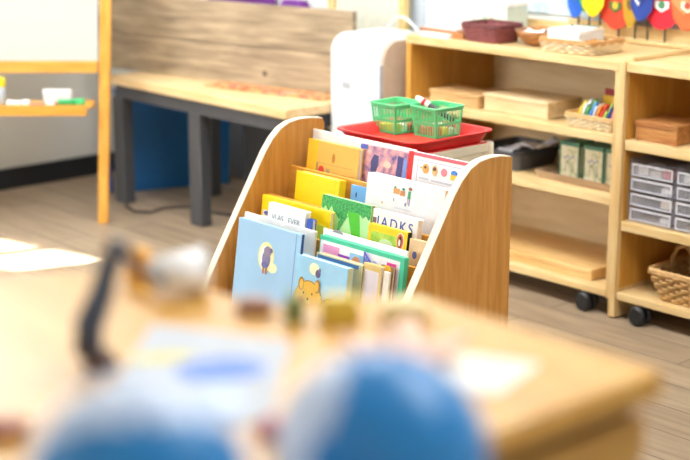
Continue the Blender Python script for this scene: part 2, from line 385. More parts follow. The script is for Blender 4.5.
# front pocket, behind
ws, w, h = book('small white book with grey lettering behind the thin white book, front tier', -2.992, -2.842, 2.349, .018, .205, .540, C(242, 244, 244), side=-1)
text(ws, 'title', 'VLAS . EVER', .022, .0, -.001, h - .042, C(140, 152, 164))
book('narrow deep blue book beside the small white book, front tier', -2.836, -2.812, 2.349, .014, .205, .524, C(46, 84, 176))
book('white folder standing behind the mint green book, front tier', -2.776, -2.470, 2.355, .005, .205, .510, C(238, 238, 236), kind='folder', cat='folder', art=[('sticker', [(ell(.18, .985, .07, .03, 16, 0, PI), C(150, 150, 156))])])
mb_, w, h = book('mint green framed picture book with purple letter and pink square, front tier', -2.764, -2.459, 2.336, .016, .205, .499, MINT, MINT, 1, art=[
    ('picture', [(rc(.012, .955, 0, .96), C(236, 236, 240)), (rc(.05, .25, .74, .93), C(226, 150, 196)), (rc(.24, .40, .82, .88), C(150, 60, 190)), (rc(.38, .60, .72, .92), C(140, 190, 226)), (ell(.30, .74, .10, .06), C(232, 170, 140)), (ell(.46, .82, .06, .08), C(206, 140, 100)), (ell(.56, .76, .05, .07), C(176, 120, 100)), (ell(.68, .88, .03, .03), C(180, 190, 226)), (ell(.66, .80, .02, .03), C(190, 190, 220)), (rc(.82, .925, .62, .93), C(206, 40, 140)), (ell(.89, .82, .03, .035), C(120, 80, 190))])])
tx = text(mb_, 'letter', 'A', .058, .036, -.0055, h - .046, C(92, 92, 190)); tx.rotation_euler = (PI / 2, math.radians(-25), 0)
book('thin white book standing behind the blue mouse book, front tier', -3.068, -2.784, 2.333, .010, .205, .503, C(238, 236, 232))
book('brown and yellow topped book, rearmost of the right-hand front pocket', -2.522, -2.478, 2.321, .010, .205, .474, C(146, 104, 50), art=[('picture', [(ell(.5, .98, .3, .03), C(236, 184, 40)), (rc(.05, .25, .6, .97), C(236, 200, 110))])])
book('narrow white book beside the right side panel, front tier', -2.500, -2.480, 2.312, .006, .205, .464, C(240, 232, 218))
book('pale lilac book with tan edges, front tier', -2.566, -2.503, 2.306, .013, .205, .474, C(222, 190, 120), art=[('picture', [(rc(.10, .88, 0, .94), C(226, 214, 220)), (ell(.5, .62, .1, .05), C(208, 180, 200)), (rc(.2, .6, .35, .37), C(180, 180, 190))])], side=-1)
book('olive green edged book directly behind the yellow bear book', -2.735, -2.564, 2.302, .018, .205, .466, C(196, 192, 150), C(128, 128, 70), 1, art=[('picture', [(rc(.04, .92, .95, .985), C(60, 110, 170))])])
# front row
mo, w, h = book('light blue picture book with a grey mouse in a yellow oval, front left', -3.030, -2.777, 2.284, .013, .205, .504, C(162, 202, 236, .4, .05, 10), C(34, 66, 120), 1, hard=.003, art=[
    ('picture', [(ell(0.49, 0.725, 0.125, 0.13, 28), C(240, 236, 170)), (ell(0.48, 0.72, 0.09, 0.1, 28), C(246, 246, 236)), (ell(0.6, 0.645, 0.08, 0.045), C(240, 238, 190)), (ell(0.5, 0.705, 0.065, 0.075), C(136, 128, 168)), (ell(0.515, 0.775, 0.06, 0.045), C(146, 134, 160)), (ell(0.57, 0.79, 0.025, 0.02), C(116, 100, 140)), (rc(0.46, 0.485, 0.575, 0.635), C(190, 120, 100)), (rc(0.51, 0.53, 0.575, 0.635), C(190, 120, 100)), (ell(0.49, 0.655, 0.05, 0.03), C(110, 108, 170))]),
    ('hinge_groove', [(rc(.925, .935, 0, 1), C(110, 158, 208))])])
BEAR = C(232, 182, 66, .5, .06, 30); BEARD = C(168, 118, 46)
be, w, h = book('light blue picture book with a yellow bear on its cover, front tier', -2.762, -2.573, 2.262, .020, .205, .464, C(156, 208, 238, .4, .08, 16), C(196, 200, 160), 1, art=[
    ('picture', [(ell(0.74, 0.89, 0.2, 0.1), C(160, 208, 238)), (ell(0.37, 0.9, 0.1, 0.06), C(236, 240, 200)), (ell(0.45, 0.865, 0.05, 0.04), C(100, 92, 130)), (ell(0.48, 0.9, 0.022, 0.025), C(120, 110, 150)),
                 (ell(0.31, 0.48, 0.315, 0.3, 26), BEARD), (ell(0.31, 0.48, 0.305, 0.29, 26), BEAR), (ell(0.15, 0.73, 0.055, 0.065), BEARD), (ell(0.16, 0.725, 0.04, 0.05), BEAR), (ell(0.47, 0.745, 0.055, 0.065), BEARD), (ell(0.46, 0.74, 0.04, 0.05), BEAR), (ell(0.74, 0.45, 0.22, 0.22, 24), BEARD), (ell(0.74, 0.44, 0.21, 0.215, 24), BEAR), (ell(0.18, 0.57, 0.06, 0.04), C(226, 150, 80)), (ell(0.32, 0.58, 0.055, 0.03), C(240, 204, 110)), (ell(0.32, 0.6, 0.02, 0.014), C(70, 50, 30)), (ell(0.23, 0.65, 0.012, 0.012), C(50, 40, 30)), (ell(0.4, 0.66, 0.012, 0.012), C(50, 40, 30))])])

# ------------------------------------------------------------------ cream cart, red tray, green baskets behind the rack
ct = thing('storage_cart', 'cream storage cart with a red top standing behind the book rack', 'cart', (-2.94, 2.885, 0))
X0, X1, Y0, Y1 = -3.10, -2.77, 2.715, 3.06
for x in (X0 + .014, X1 - .014):
    for y in (Y0 + .014, Y1 - .014):
        part(ct, 'post', MB().lathe([(.012, 0), (.014, .004), (.014, .644), (.011, .650), (.0001, .6505)], (x, y, 0), 'Z', 16), CREAM, smooth=True)
part(ct, 'top_panel', MB().box(X0 + .02, X1 - .012, Y0 + .02, Y1 - .02, .642, .651), RED)
for a in ((X0 + .014, X1 - .014, Y0 + .006, Y0 + .02), (X0 + .014, X1 - .014, Y1 - .02, Y1 - .006)): part(ct, 'top_rail', MB().box(a[0], a[1], a[2], a[3], .622, .648), CREAM, bevel=.004)
for a in ((X0 + .006, X0 + .022), (X1 - .022, X1 - .006)): part(ct, 'top_rail', MB().box(a[0], a[1], Y0 + .014, Y1 - .014, .622, .648), CREAM, bevel=.004)
part(ct, 'side_panel', MB().box(X1 - .018, X1 - .012, Y0 + .02, Y1 - .02, .05, .622), CREAM)
part(ct, 'side_panel', MB().box(X0 + .012, X0 + .018, Y0 + .02, Y1 - .02, .05, .622), CREAM)
part(ct, 'shelf', MB().box(X0 + .02, X1 - .02, Y0 + .02, Y1 - .02, .3, .31), CREAM)

def rrect(cx, cy, hx, hy, r, z, n=6):
    out = []
    for sx, sy, a in ((1, 1, 0), (-1, 1, PI / 2), (-1, -1, PI), (1, -1, 3 * PI / 2)):
        for i in range(n + 1):
            t = a + PI / 2 * i / n; out.append(Vector((cx + sx * (hx - r) + r * math.cos(t), cy + sy * (hy - r) + r * math.sin(t), z)))
    return out
def loft(mb, loops, cap0=True, cap1=True):
    R = [[mb.bm.verts.new(p) for p in L] for L in loops]
    for A, B in zip(R, R[1:]):
        n = len(A)
        for k in range(n): mb.face([A[k], A[(k + 1) % n], B[(k + 1) % n], B[k]])
    if cap0: mb.face(R[0][::-1])
    if cap1: mb.face(R[-1])
    return mb

tr = thing('serving_tray', 'large red plastic tray under two green baskets on the cream cart', 'tray', (-2.89, 2.875, .6515))
cx, cy, hx, hy = -2.928, 2.896, .160, .158
part(tr, 'tray_base', loft(MB(), [rrect(cx, cy, hx - .022, hy - .022, .03, .652), rrect(cx, cy, hx - .018, hy - .018, .03, .656)]), RED)
part(tr, 'rim', loft(MB(), [rrect(cx, cy, hx - .02, hy - .02, .03, .653), rrect(cx, cy, hx - .005, hy - .005, .035, .679), rrect(cx, cy, hx + .004, hy + .004, .037, .682), rrect(cx, cy, hx + .005, hy + .005, .037, .686), rrect(cx, cy, hx - .008, hy - .008, .034, .684), rrect(cx, cy, hx - .024, hy - .024, .03, .656)], False, False), RED, smooth=True)

def green_basket(x, y, rz, label):
    r = thing('plastic_basket', label, 'basket', (x, y, .657), rz, 'green plastic baskets on the red tray')
    a, b, A, B, H = .043, .046, .051, .055, .083
    link('basket_floor', loft(MB(), [rrect(0, 0, a, b, .008, 0), rrect(0, 0, a, b, .008, .002)]), GREENP, r)
    at = lambda f: (a + (A - a) * f, b + (B - b) * f)
    wl = MB()
    for f0, f1 in ((0, .06), (.40, .50), (.88, 1)):
        p, q = at(f0), at(f1)
        L = [rrect(0, 0, p[0], p[1], .008, f0 * H), rrect(0, 0, q[0], q[1], .008, f1 * H), rrect(0, 0, q[0] - .002, q[1] - .002, .008, f1 * H), rrect(0, 0, p[0] - .002, p[1] - .002, .008, f0 * H)]
        loft(wl, L + [L[0]], False, False)
    for sgn in (-1, 1):
        for i in range(9):
            t = -1 + 2 * i / 8
            y0, y1 = t * (b - .004), t * (B - .004); wd_ = .0015 if i not in (0, 8) else .004
            wl.hexa([(sgn * a, y0 - wd_, 0), (sgn * a, y0 + wd_, 0), (sgn * (a - .002), y0 + wd_, 0), (sgn * (a - .002), y0 - wd_, 0),
                     (sgn * A, y1 - wd_, H), (sgn * A, y1 + wd_, H), (sgn * (A - .002), y1 + wd_, H), (sgn * (A - .002), y1 - wd_, H)])
        for i in range(9):
            t = -1 + 2 * i / 8
            x0, x1 = t * (a - .004), t * (A - .004); wd_ = .0015 if i not in (0, 8) else .004
            wl.hexa([(x0 - wd_, sgn * b, 0), (x0 + wd_, sgn * b, 0), (x0 + wd_, sgn * (b - .002), 0), (x0 - wd_, sgn * (b - .002), 0),
                     (x1 - wd_, sgn * B, H), (x1 + wd_, sgn * B, H), (x1 + wd_, sgn * (B - .002), H), (x1 - wd_, sgn * (B - .002), H)])
    link('basket_wall', wl, GREENP, r)
    L = [rrect(0, 0, A - .001, B - .001, .01, H), rrect(0, 0, A + .005, B + .005, .012, H - .001), rrect(0, 0, A + .005, B + .005, .012, H + .003), rrect(0, 0, A - .001, B - .001, .01, H + .003)]
    link('rim', loft(MB(), L + [L[0]], False, False), GREENP, r)
    return r
BK = [(-3.045, 2.94, 0, 'green slatted plastic basket, rear one beside the white purifier'), (-2.925, 2.982, 0, 'green slatted plastic basket with a marker pen on top, nearer the right')]
for q in BK: green_basket(*q)
cols = [('yellow', C(240, 206, 50)), ('blue', C(70, 140, 220)), ('red', C(220, 70, 60)), ('lime', C(150, 210, 80)), ('white', C(240, 240, 236)), ('orange', C(240, 150, 50))]
for bi, (bx, by, rz, lb) in enumerate(BK):
    k = 0
    for i in range(3):
        for j in range(2):
            nm, m = cols[(k * 5 + bi * 2 + j) % 6]; k += 1
            p = (bx - .02 + .04 * j, by - .027 + .027 * i, .6595)
            o = single('wooden_peg', MB().box(p[0] - .015, p[0] + .015, p[1] - .012, p[1] + .012, p[2], p[2] + .018 + .004 * (k % 3)), m, p,
                       'small coloured peg lying in the %s green basket' % ('rear' if bi == 0 else 'nearer'), 'peg', 'small pegs in the %s green basket' % ('rear' if bi == 0 else 'nearer'), bevel=.003)
mk = thing('marker_pen', 'dark marker pen with red and white cap lying across the nearer green basket', 'marker', (-2.842, 2.93, .7445))
mk.rotation_euler = (0, 0, math.radians(70))
link('barrel', MB().lathe([(.006, -.03), (.008, -.028), (.008, .05), (.005, .055)], (0, 0, .008), 'X', 14), C(60, 56, 58), mk, smooth=True)
link('cap', MB().lathe([(.009, .0), (.009, -.03), (.006, -.045)], (-.03, 0, .0085), 'X', 14), WHITE, mk)
link('cap_band', MB().lathe([(.0094, -.012), (.0094, -.022)], (-.03, 0, .0085), 'X', 14), RED, mk)
mk.location = (-2.93, 2.985, .718); mk.rotation_euler = (0, math.radians(26), math.radians(20))

# ------------------------------------------------------------------ shelving
CY0, CY1 = 3.656, 4.10
lc = thing('shelf_unit', 'long birch shelf unit on casters holding boxes and tins, left of the divider', 'shelf unit', (-3.28, 3.88, 0))
BRI = dict(bevel=.003)
part(lc, 'top_board', MB().box(-3.745, -2.8165, CY0, CY1, .782, .812), BIRCH, **BRI)
part(lc, 'side_panel', MB().box(-3.742, -3.72, CY0 + .002, CY1, .06, .782), HONEY_IN)
part(lc, 'side_panel', MB().box(-2.832, -2.817, CY0 + .004, CY1, .06, .782), BIRCH_Z)
part(lc, 'back_panel', MB().box(-3.72, -2.829, CY1 - .012, CY1, .06, .782), wood((222, 190, 140), (238, 212, 168), 'X', 5, 6))
for a, b in ((.555, .583), (.360, .388)): part(lc, 'shelf', MB().box(-3.72, -2.829, CY0 + .003, CY1 - .012, a, b), BIRCH, **BRI)
part(lc, 'bottom_board', MB().box(-3.72, -2.829, CY0, CY1 - .012, .0635, .088), BIRCH, **BRI)
part(lc, 'back_rail', MB().box(-3.60, -2.8165, CY1 - .02, CY1, .812, .85), BIRCH, **BRI)
rcab = thing('shelf_unit', 'birch shelf unit at right edge holding clear drawers and a wicker basket', 'shelf unit', (-2.35, 3.88, 0))
part(rcab, 'top_board', MB().box(-2.7878, -1.92, CY0, CY1, .784, .814), BIRCH, **BRI)
part(rcab, 'side_panel', MB().box(-2.815, -2.788, CY0 - .004, CY1, .004, .816), BIRCH_Z, **BRI)
part(rcab, 'side_panel', MB().box(-1.94, -1.92, CY0, CY1, .06, .784), BIRCH_Z)
part(rcab, 'side_lining', MB().box(-2.7878, -2.785, CY0 + .012, CY1 - .012, .1, .784), HONEY_IN)
part(rcab, 'back_panel', MB().box(-2.7878, -1.94, CY1 - .012, CY1, .06, .784), HONEY_IN)
part(rcab, 'shelf', MB().box(-2.785, -1.94, CY0 + .003, CY1 - .012, .544, .574), BIRCH, **BRI)
part(rcab, 'shelf', MB().box(-2.785, -1.94, CY0 + .003, CY1 - .012, .288, .318), BIRCH, **BRI)
part(rcab, 'bottom_board', MB().box(-2.7878, -1.94, CY0, CY1 - .012, .0635, .088), BIRCH, **BRI)
part(rcab, 'side_rail', MB().box(-2.7878, -2.775, CY0 + .02, 4.02, .814, .828), BIRCH_Y, **BRI)
part(rcab, 'back_rail', MB().box(-2.7878, -1.92, CY1 - .02, CY1, .814, .85), BIRCH, **BRI)
def caster(root, x, y):
    w = part(root, 'caster', MB().box(x - .012, x + .012, y - .006, y + .006, .030, .063), BLACK, bevel=.003)
    for dy in (-.017, .017):
        part(root, 'wheel', MB().lathe([(.008, -.011), (.025, -.011), (.031, -.005), (.031, .005), (.025, .011), (.008, .011)], (x, y + dy, .0315), 'Y', 24), BLACK, w, smooth=False)
for x in (-3.68, -2.912): 
    for y in (3.668, 4.05): caster(lc, x, y)
for x in (-2.70, -1.98):
    for y in (3.668, 4.05): caster(rcab, x, y)

# things on the shelves
def lidded(name, label, cat, x0, x1, y0, y1, z0, z1, m, lid=.3, over=.003):
    r = thing(name, label, cat, ((x0 + x1) / 2, (y0 + y1) / 2, z0))
    zl = z1 - (z1 - z0) * lid
    part(r, 'box_body', MB().box(x0 + over, x1 - over, y0 + over, y1 - over, z0 + .0008, zl), m, bevel=.002)
    part(r, 'lid', MB().box(x0, x1, y0, y1, zl, z1), m, bevel=.003)
    return r
b1 = lidded('wooden_box', 'tan wooden box with worn lid, upper shelf at far left', 'box', -3.66, -3.425, 3.69, 3.83, .5833, .628, TANBOX)
b2 = lidded('wooden_box', 'pale birch box on upper shelf beside the tan box', 'box', -3.413, -3.128, 3.70, 3.87, .5833, .642, PALEBOX, .22)
lidded('wooden_box', 'wide flat birch box lying on the bottom shelf', 'box', -3.40, -2.915, 3.69, 3.93, .0883, .126, wood((216, 172, 106), (232, 194, 134), 'X', 6, 8), .5)
b4 = lidded('wooden_box', 'brown slatted wooden box on shelf above the clear drawers', 'box', -2.775, -2.615, 3.69, 3.86, .5743, .635, wood((160, 100, 50), (204, 148, 88), 'X', 10, 9), .28)
for x in (-2.765, -2.625): part(b4, 'foot', MB().box(x, x + .012, 3.688, 3.70, .5743, .579), BROWN)

tb = thing('plastic_tub', 'dark grey tub with crumpled white cloth, middle shelf behind the rack', 'tub', (-3.36, 3.82, .3883))
part(tb, 'tub_wall', loft(MB(), [rrect(-3.36, 3.82, .09, .10, .02, .389), rrect(-3.36, 3.82, .105, .12, .025, .452), rrect(-3.36, 3.82, .099, .114, .025, .452), rrect(-3.36, 3.82, .08, .095, .02, .401)]), C(92, 92, 98, .6))
part(tb, 'rim', loft(MB(), [rrect(-3.36, 3.82, .109, .124, .027, .446), rrect(-3.36, 3.82, .109, .124, .027, .455), rrect(-3.36, 3.82, .1, .115, .025, .455), rrect(-3.36, 3.82, .1, .115, .025, .446)] + [rrect(-3.36, 3.82, .109, .124, .027, .446)], False, False), C(70, 70, 76, .5))
def crumple(cx, cy, z, w, d, amp, n=12, rise=(0, 0), seed=1, thick=.003):
    rnd = random.Random(seed); mb = MB(); g = {}
    for i in range(n + 1):
        for j in range(n + 1):
            u, v = i / n - .5, j / n - .5
            hgt = amp * (math.sin(7 * u + seed) * math.cos(6 * v + 2 * seed) * .5 + rnd.uniform(-.25, .25) + .6)
            g[i, j] = Vector((cx + u * w, cy + v * d, z + hgt + rise[0] * (u + .5) + rise[1] * (v + .5)))
    t = {k: mb.bm.verts.new(p) for k, p in g.items()}; b = {k: mb.bm.verts.new(p - Vector((0, 0, thick))) for k, p in g.items()}
    for i in range(n):
        for j in range(n):
            mb.face([t[i, j], t[i + 1, j], t[i + 1, j + 1], t[i, j + 1]]); mb.face([b[i, j + 1], b[i + 1, j + 1], b[i + 1, j], b[i, j]])
    for i in range(n):
        mb.face([t[i, 0], b[i, 0], b[i + 1, 0], t[i + 1, 0]]); mb.face([t[i, n], t[i + 1, n], b[i + 1, n], b[i, n]])
        mb.face([t[0, i], t[0, i + 1], b[0, i + 1], b[0, i]]); mb.face([t[n, i], b[n, i], b[n, i + 1], t[n, i + 1]])
    return mb
single('cloth', crumple(-3.285, 3.80, .437, .15, .16, .025, rise=(.03, 0), seed=3), C(222, 222, 234, .7), (-3.285, 3.80, .437), 'crumpled whitish cloth lying in the dark grey tub', 'cloth', smooth=True)
single('cloth', crumple(-3.39, 3.80, .407, .10, .15, .03, seed=5), C(120, 124, 134, .7), (-3.39, 3.80, .407), 'grey cloth bunched in the dark grey tub', 'cloth', smooth=True)

pt = single('tray', loft(MB(), [rrect(-3.008, 3.80, .165, .095, .015, .3883), rrect(-3.008, 3.80, .175, .105, .018, .415), rrect(-3.008, 3.80, .168, .098, .018, .415), rrect(-3.008, 3.80, .16, .09, .015, .400)]),
            wood((158, 130, 104), (190, 162, 130), 'X', 8, 7), (-3.008, 3.80, .3883), 'grey-brown wooden tray under the green-lidded tins, middle shelf', 'tray')
TINC = mottle('tin_print', [(236, 226, 192), (240, 232, 204), (228, 220, 180), (150, 170, 130)], 38)
DG = C(84, 136, 112, .35)
def tin(label, x, y):
    r = thing('tea_tin', label, 'tin', (x, y, .3945), 0, 'tall cream tins on the wooden tray')
    link('tin_body', MB().box(-.039, .039, -.036, .036, 0, .106), TINC, r, bevel=.002)
    eg = MB(); [eg.box(sx * .0395 - .002, sx * .0395 + .002, sy * .0365 - .002, sy * .0365 + .002, 0, .106) for sx in (-1, 1) for sy in (-1, 1)]
    o = link('corner_trim', eg, DG, r)
    link('lid', MB().box(-.042, .042, -.039, .039, .106, .120), DG, r, bevel=.003)
    st = MB(); mt = [C(150, 160, 130), C(170, 170, 180)]
    for i in range(5): st.prism([(-.02 + .009 * i + .003 * math.sin(i), -.0365, .02), (-.017 + .009 * i, -.0365, .02), (-.012 + .007 * i, -.0365, .06 + .006 * (i % 3))], (0, .0004, 0))
    st.mi = 1
    for i in range(4): st.prism([(-.018 + .011 * i + .005 * math.cos(a), -.0366, .066 + .006 * (i % 2) + .005 * math.sin(a)) for a in [k * PI / 4 for k in range(8)]], (0, .0004, 0))
    link('flower_print', st, mt, r)
tin('cream tin with dark green lid, left one beside the dark grey tub', -3.075, 3.79)
tin('cream tin with dark green lid, middle one of the three', -2.9755, 3.79)
tin('cream tin with dark green lid, right one against the divider', -2.887, 3.79)

def wicker(root, w0, d0, w1, d1, h, rows, m, m2=None, n=72, rt=.0045, amp=.004, r=.02):
    """a woven basket body in root's own space: stakes and woven strands"""
    wv = MB()
    for k in range(rows):
        f = k / max(1, rows - 1); z = rt + f * (h - 2 * rt); hw, hd = w0 + (w1 - w0) * f, d0 + (d1 - d0) * f
        lp = rrect(0, 0, hw, hd, r, z, 5); L = []; tot = len(lp)
        per = [(lp[(i + 1) % tot] - lp[i]).length for i in range(tot)]; S = sum(per)
        for j in range(n):
            t = S * j / n; i = 0
            while t > per[i] and i < tot - 1: t -= per[i]; i += 1
            p = lp[i].lerp(lp[(i + 1) % tot], t / max(per[i], 1e-6))
            nr = Vector((p.x / hw, p.y / hd, 0)).normalized()
            L.append(p + nr * amp * (1 if (j // 2 + k) % 2 else -1))
        wv.tube(L, rt, 5, True)
    link('woven_wall', wv, m, root, smooth=True)
    rm = MB()
    for dz, rr in ((0, rt * 1.25), (.006, rt * 1.1)): rm.tube(rrect(0, 0, w1 + rr * .3, d1 + rr * .3, r + .004, h - .002 + dz, 5), rr, 6, True)
    link('rim', rm, m2 or m, root, smooth=True)
    link('basket_floor', loft(MB(), [rrect(0, 0, w0 - .002, d0 - .002, r, .001), rrect(0, 0, w0 - .002, d0 - .002, r, .006)]), m, root)
DKRED = C(130, 62, 62, .6, .12, 60); WICK = C(206, 164, 108, .6, .14, 60); WICKP = C(238, 216, 174, .6, .12, 60); WICKH = C(214, 172, 112, .6, .16, 60)
r = thing('wicker_basket', 'dark red wicker basket on top of the shelf unit', 'basket', (-3.415, 3.738, .8125))
wicker(r, .070, .054, .082, .068, .054, 8, C(150, 82, 82, .6, .2, 40), C(112, 54, 54, .6), n=64, rt=.0045, amp=.003)
r = thing('wicker_basket', 'low wicker basket full of coloured cards, upper shelf', 'basket', (-2.938, 3.735, .5835))
wicker(r, .088, .058, .097, .066, .038, 5, WICKP, WICK)
r = thing('wicker_tray', 'flat wicker tray with white papers on top of the shelf unit', 'tray', (-3.048, 3.76, .8125))
wicker(r, .098, .082, .105, .09, .036, 4, WICKP, C(196, 146, 86))
rb = thing('wicker_basket', 'honey wicker basket with a hoop handle on the bottom right shelf', 'basket', (-2.535, 3.785, .0885))
wicker(rb, .112, .09, .145, .115, .092, 8, WICKH, WICK, n=72, rt=.006, amp=.0055)
link('handle', MB().tube([(-.137, 0, .08), (-.136, .0, .115), (-.12, 0, .15), (-.095, 0, .16), (-.07, 0, .145), (-.062, 0, .11), (-.066, 0, .085)], .008, 8), WICK, rb, smooth=True)
for i, (dx, dy, rr) in enumerate(((-.005, -.03, .042), (.064, .015, .034), (-.045, .04, .032))):
    p = (-2.535 + dx, 3.785 + dy, .096); mb = MB().ball((p[0], p[1], p[2] + rr * .95), rr, 20, 12, .95)
    for v in mb.bm.verts: v.co += Vector((math.sin(60 * v.co.y + i), math.cos(70 * v.co.x), math.sin(80 * v.co.x + 50 * v.co.y))) * .003
    single('yarn_ball', mb, C(66 + 10 * i, 50, 78, .8), p, 'dark purple yarn ball in the honey wicker basket', 'yarn ball', 'dark yarn balls in the wicker basket', smooth=True)

CARDS = [('yellow', (244, 208, 70)), ('white', (240, 240, 238)), ('mid green', (104, 176, 90)), ('sky blue', (86, 150, 214)), ('pale grey', (214, 218, 222)), ('orange', (240, 150, 60)),
         ('red', (220, 60, 50)), ('lime', (190, 220, 100)), ('navy', (50, 80, 150)), ('pink', (236, 160, 170)), ('cream', (240, 226, 190))]
for i, (nm, c) in enumerate(CARDS):
    x = -3.018 + .0145 * i
    r = thing('card', 'thin %s card upright among cards in the low wicker basket' % nm, 'card', (x, 3.735, .5905), 0, 'coloured cards in the low wicker basket')
    r.rotation_euler = (0, math.radians(20), math.radians(10))
    link('card_sheet', MB().box(-.0035, .0035, -.04, .036, 0, .062 + .010 * math.sin(i * 1.7)), C(*c), r)
    link('tab', MB().box(-.003, .003, -.03 + .01 * (i % 3), -.01 + .01 * (i % 3), .05, .078 + .006 * math.sin(i)), C(*(min(255, v + 20) for v in c)), r)
single('notebook', MB().box(-2.965, -2.852, 3.783, 3.79, .590, .700), C(150, 30, 44), (-2.92, 3.787, .590), 'dark red notebook standing at the back of the card basket', 'notebook', bevel=.002)

single('notebook', MB().box(-2.965, -2.855, 3.774, 3.780, .590, .680), C(236, 190, 50), (-2.91, 3.777, .590), 'yellow notebook in front of the dark red one in the card basket', 'notebook', bevel=.002)

# clear drawer unit
CLE = clear('clear_edge', (240, 240, 244), .7, .1)
CL = clear('clear_plastic', (206, 200, 216), .26); CLF = clear('clear_front', (220, 218, 228), .20, .08)
du = thing('drawer_unit', 'clear plastic drawer unit on the right-hand middle shelf', 'drawer unit', (-2.53, 3.82, .3185))
X0, XW, NC, Z0, ZP, NR, DY0, DY1 = -2.776, .170, 3, .324, .047, 4, 3.685, 3.95
fr = MB()
for c in range(NC + 1): fr.box(X0 + c * XW - .003, X0 + c * XW + .003, DY0, DY1, .3185, Z0 + NR * ZP + .004)
for k in range(NR + 1): fr.box(X0, X0 + NC * XW, DY0, DY1, Z0 + k * ZP - .0045, Z0 + k * ZP - .0015)
part(du, 'frame', fr, CL)
BITS = [(226, 222, 214), (196, 60, 70), (236, 236, 240), (200, 204, 214), (180, 190, 210), (240, 230, 210)]
for c in range(NC):
    for k in range(NR):
        x0, x1, z0 = X0 + c * XW + .009, X0 + (c + 1) * XW - .009, Z0 + k * ZP + .001
        d = MB(); d.box(x0, x1, DY0 - .004, DY0 - .001, z0, z0 + ZP - .010); d.box(x0 + .004, x1 - .004, DY0, DY1 - .01, z0, z0 + .002)
        d.box(x0 + .004, x0 + .006, DY0, DY1 - .01, z0, z0 + ZP - .014); d.box(x1 - .006, x1 - .004, DY0, DY1 - .01, z0, z0 + ZP - .014)
        dr = part(du, 'drawer', d, CLF)
        e = MB(); zt_ = z0 + ZP - .010
        for q in ((x0, x1, z0, z0 + .003), (x0, x1, zt_ - .006, zt_), (x0, x0 + .004, z0 + .003, zt_ - .006), (x1 - .004, x1, z0 + .003, zt_ - .006)): e.box(q[0], q[1], DY0 - .006, DY0 - .0041, q[2], q[3])
        part(du, 'front_edge', e, CLE, dr)
        h_ = part(du, 'pull', MB().box((x0 + x1) / 2 - .03, (x0 + x1) / 2 + .03, DY0 - .012, DY0 - .003, z0 + ZP - .016, z0 + ZP - .011), CLF, dr)
        if c < 2:
            for q in ((2,) if k < 3 else (0, 1, 2)):
                xx = x0 + .012 + q * .045; cc = BITS[(c * 5 + k * 3 + q) % 6] if not (k == 3 and c == 0) else [(238, 234, 226), (238, 234, 226), (200, 70, 80)][q]
                p = (xx + .018, DY0 + .05, z0 + .0022)
                single('paper_slip', MB().box(xx, xx + .038, DY0 + .012, DY0 + .10, z0 + .0022, z0 + .018 + .006 * ((q + k) % 2)), C(*cc), p, 'small pale or red slips packed in the clear drawers', 'paper', 'slips in the clear drawers')

# ------------------------------------------------------------------ things on top of the shelf unit
r = thing('wooden_tray', 'long flat brown tray with white papers at left end of the shelf top', 'tray', (-3.60, 3.74, .8123))
part(r, 'tray_board', MB().box(-3.71, -3.50, 3.69, 3.80, .8125, .836), BROWN, bevel=.003)
single('paper_pile', MB().box(-3.69, -3.55, 3.67, 3.687, .8125, .826), PAPER, (-3.62, 3.68, .8125), 'thin white paper pile in front of the brown tray', 'paper')
single('paper_pile', MB().box(-3.70, -3.54, 3.695, 3.79, .8365, .842), C(226, 206, 200), (-3.62, 3.74, .8365), 'pale pink papers lying on the long brown tray', 'paper')
bw = single('wooden_bowl', MB().lathe([(.035, .0005), (.05, .004), (.080, .03), (.088, .05), (.082, .05), (.078, .033), (.045, .010), (.0001, .008)], (-3.238, 3.785, .812), 'Z', 36), wood((142, 88, 44), (192, 132, 74), 'X', 9, 7, coat=.2), (-3.238, 3.785, .812), 'round brown wooden bowl between the red basket and wicker tray', 'bowl', smooth=True)
single('napkin', crumple(-3.246, 3.785, .842, .10, .09, .016, seed=8), C(240, 238, 240, .7), (-3.246, 3.785, .842), 'white cloth folded in the brown wooden bowl', 'cloth', smooth=True)
for i, (dx, dy) in enumerate(((.052, -.028), (.062, .0), (.056, .026))):
    p = (-3.243 + dx, 3.785 + dy, .846)
    single('pine_cone', MB().ball((p[0], p[1], p[2] + .011), .0125, 12, 8), C(110, 70, 44), p, 'small brown cone on the right rim of the wooden bowl', 'cone', 'small cones in the bowl', smooth=True)
pp = thing('paper_stack', 'thick stack of white papers in the flat wicker tray', 'paper', (-3.062, 3.757, .820))
for k in range(9):
    o = link('paper_sheet', MB().box(-.075, .055, -.06, .062, .007 * k, .007 * k + .0065), PAPER, pp); o.rotation_euler.z = math.radians(3 * math.sin(k * 2)); o.location.z = .0005
for i, (x, y, nm, c) in enumerate(((-3.06, 3.795, 'dark green pencil lying on the white papers in the wicker tray', (40, 96, 80)), (-3.04, 3.77, 'pale pencil lying on the white papers in the wicker tray', (206, 196, 190)))):
    r = thing('pencil', nm, 'pencil', (x, y, .8835), math.radians(10 - 14 * i))
    link('shaft', MB().tube([(-.055, 0, .0042), (.05, 0, .0042)], .004, 6), C(*c), r)
    link('tip', MB().lathe([(.004, 0), (.0008, .014)], (.05, 0, .0042), 'X', 8), C(220, 184, 130), r)
for i in range(7):
    p = (-2.992 + .016 * (i % 3), 3.715 + .02 * (i // 3) + .006 * (i % 2), .8195)
    single('wooden_bead', MB().ball((p[0], p[1], p[2] + .019), .0125, 14, 9, 1.5), C(196, 130, 50), p, 'honey brown wooden bead at the right end of the wicker tray', 'bead', 'wooden beads in the wicker tray', smooth=True)

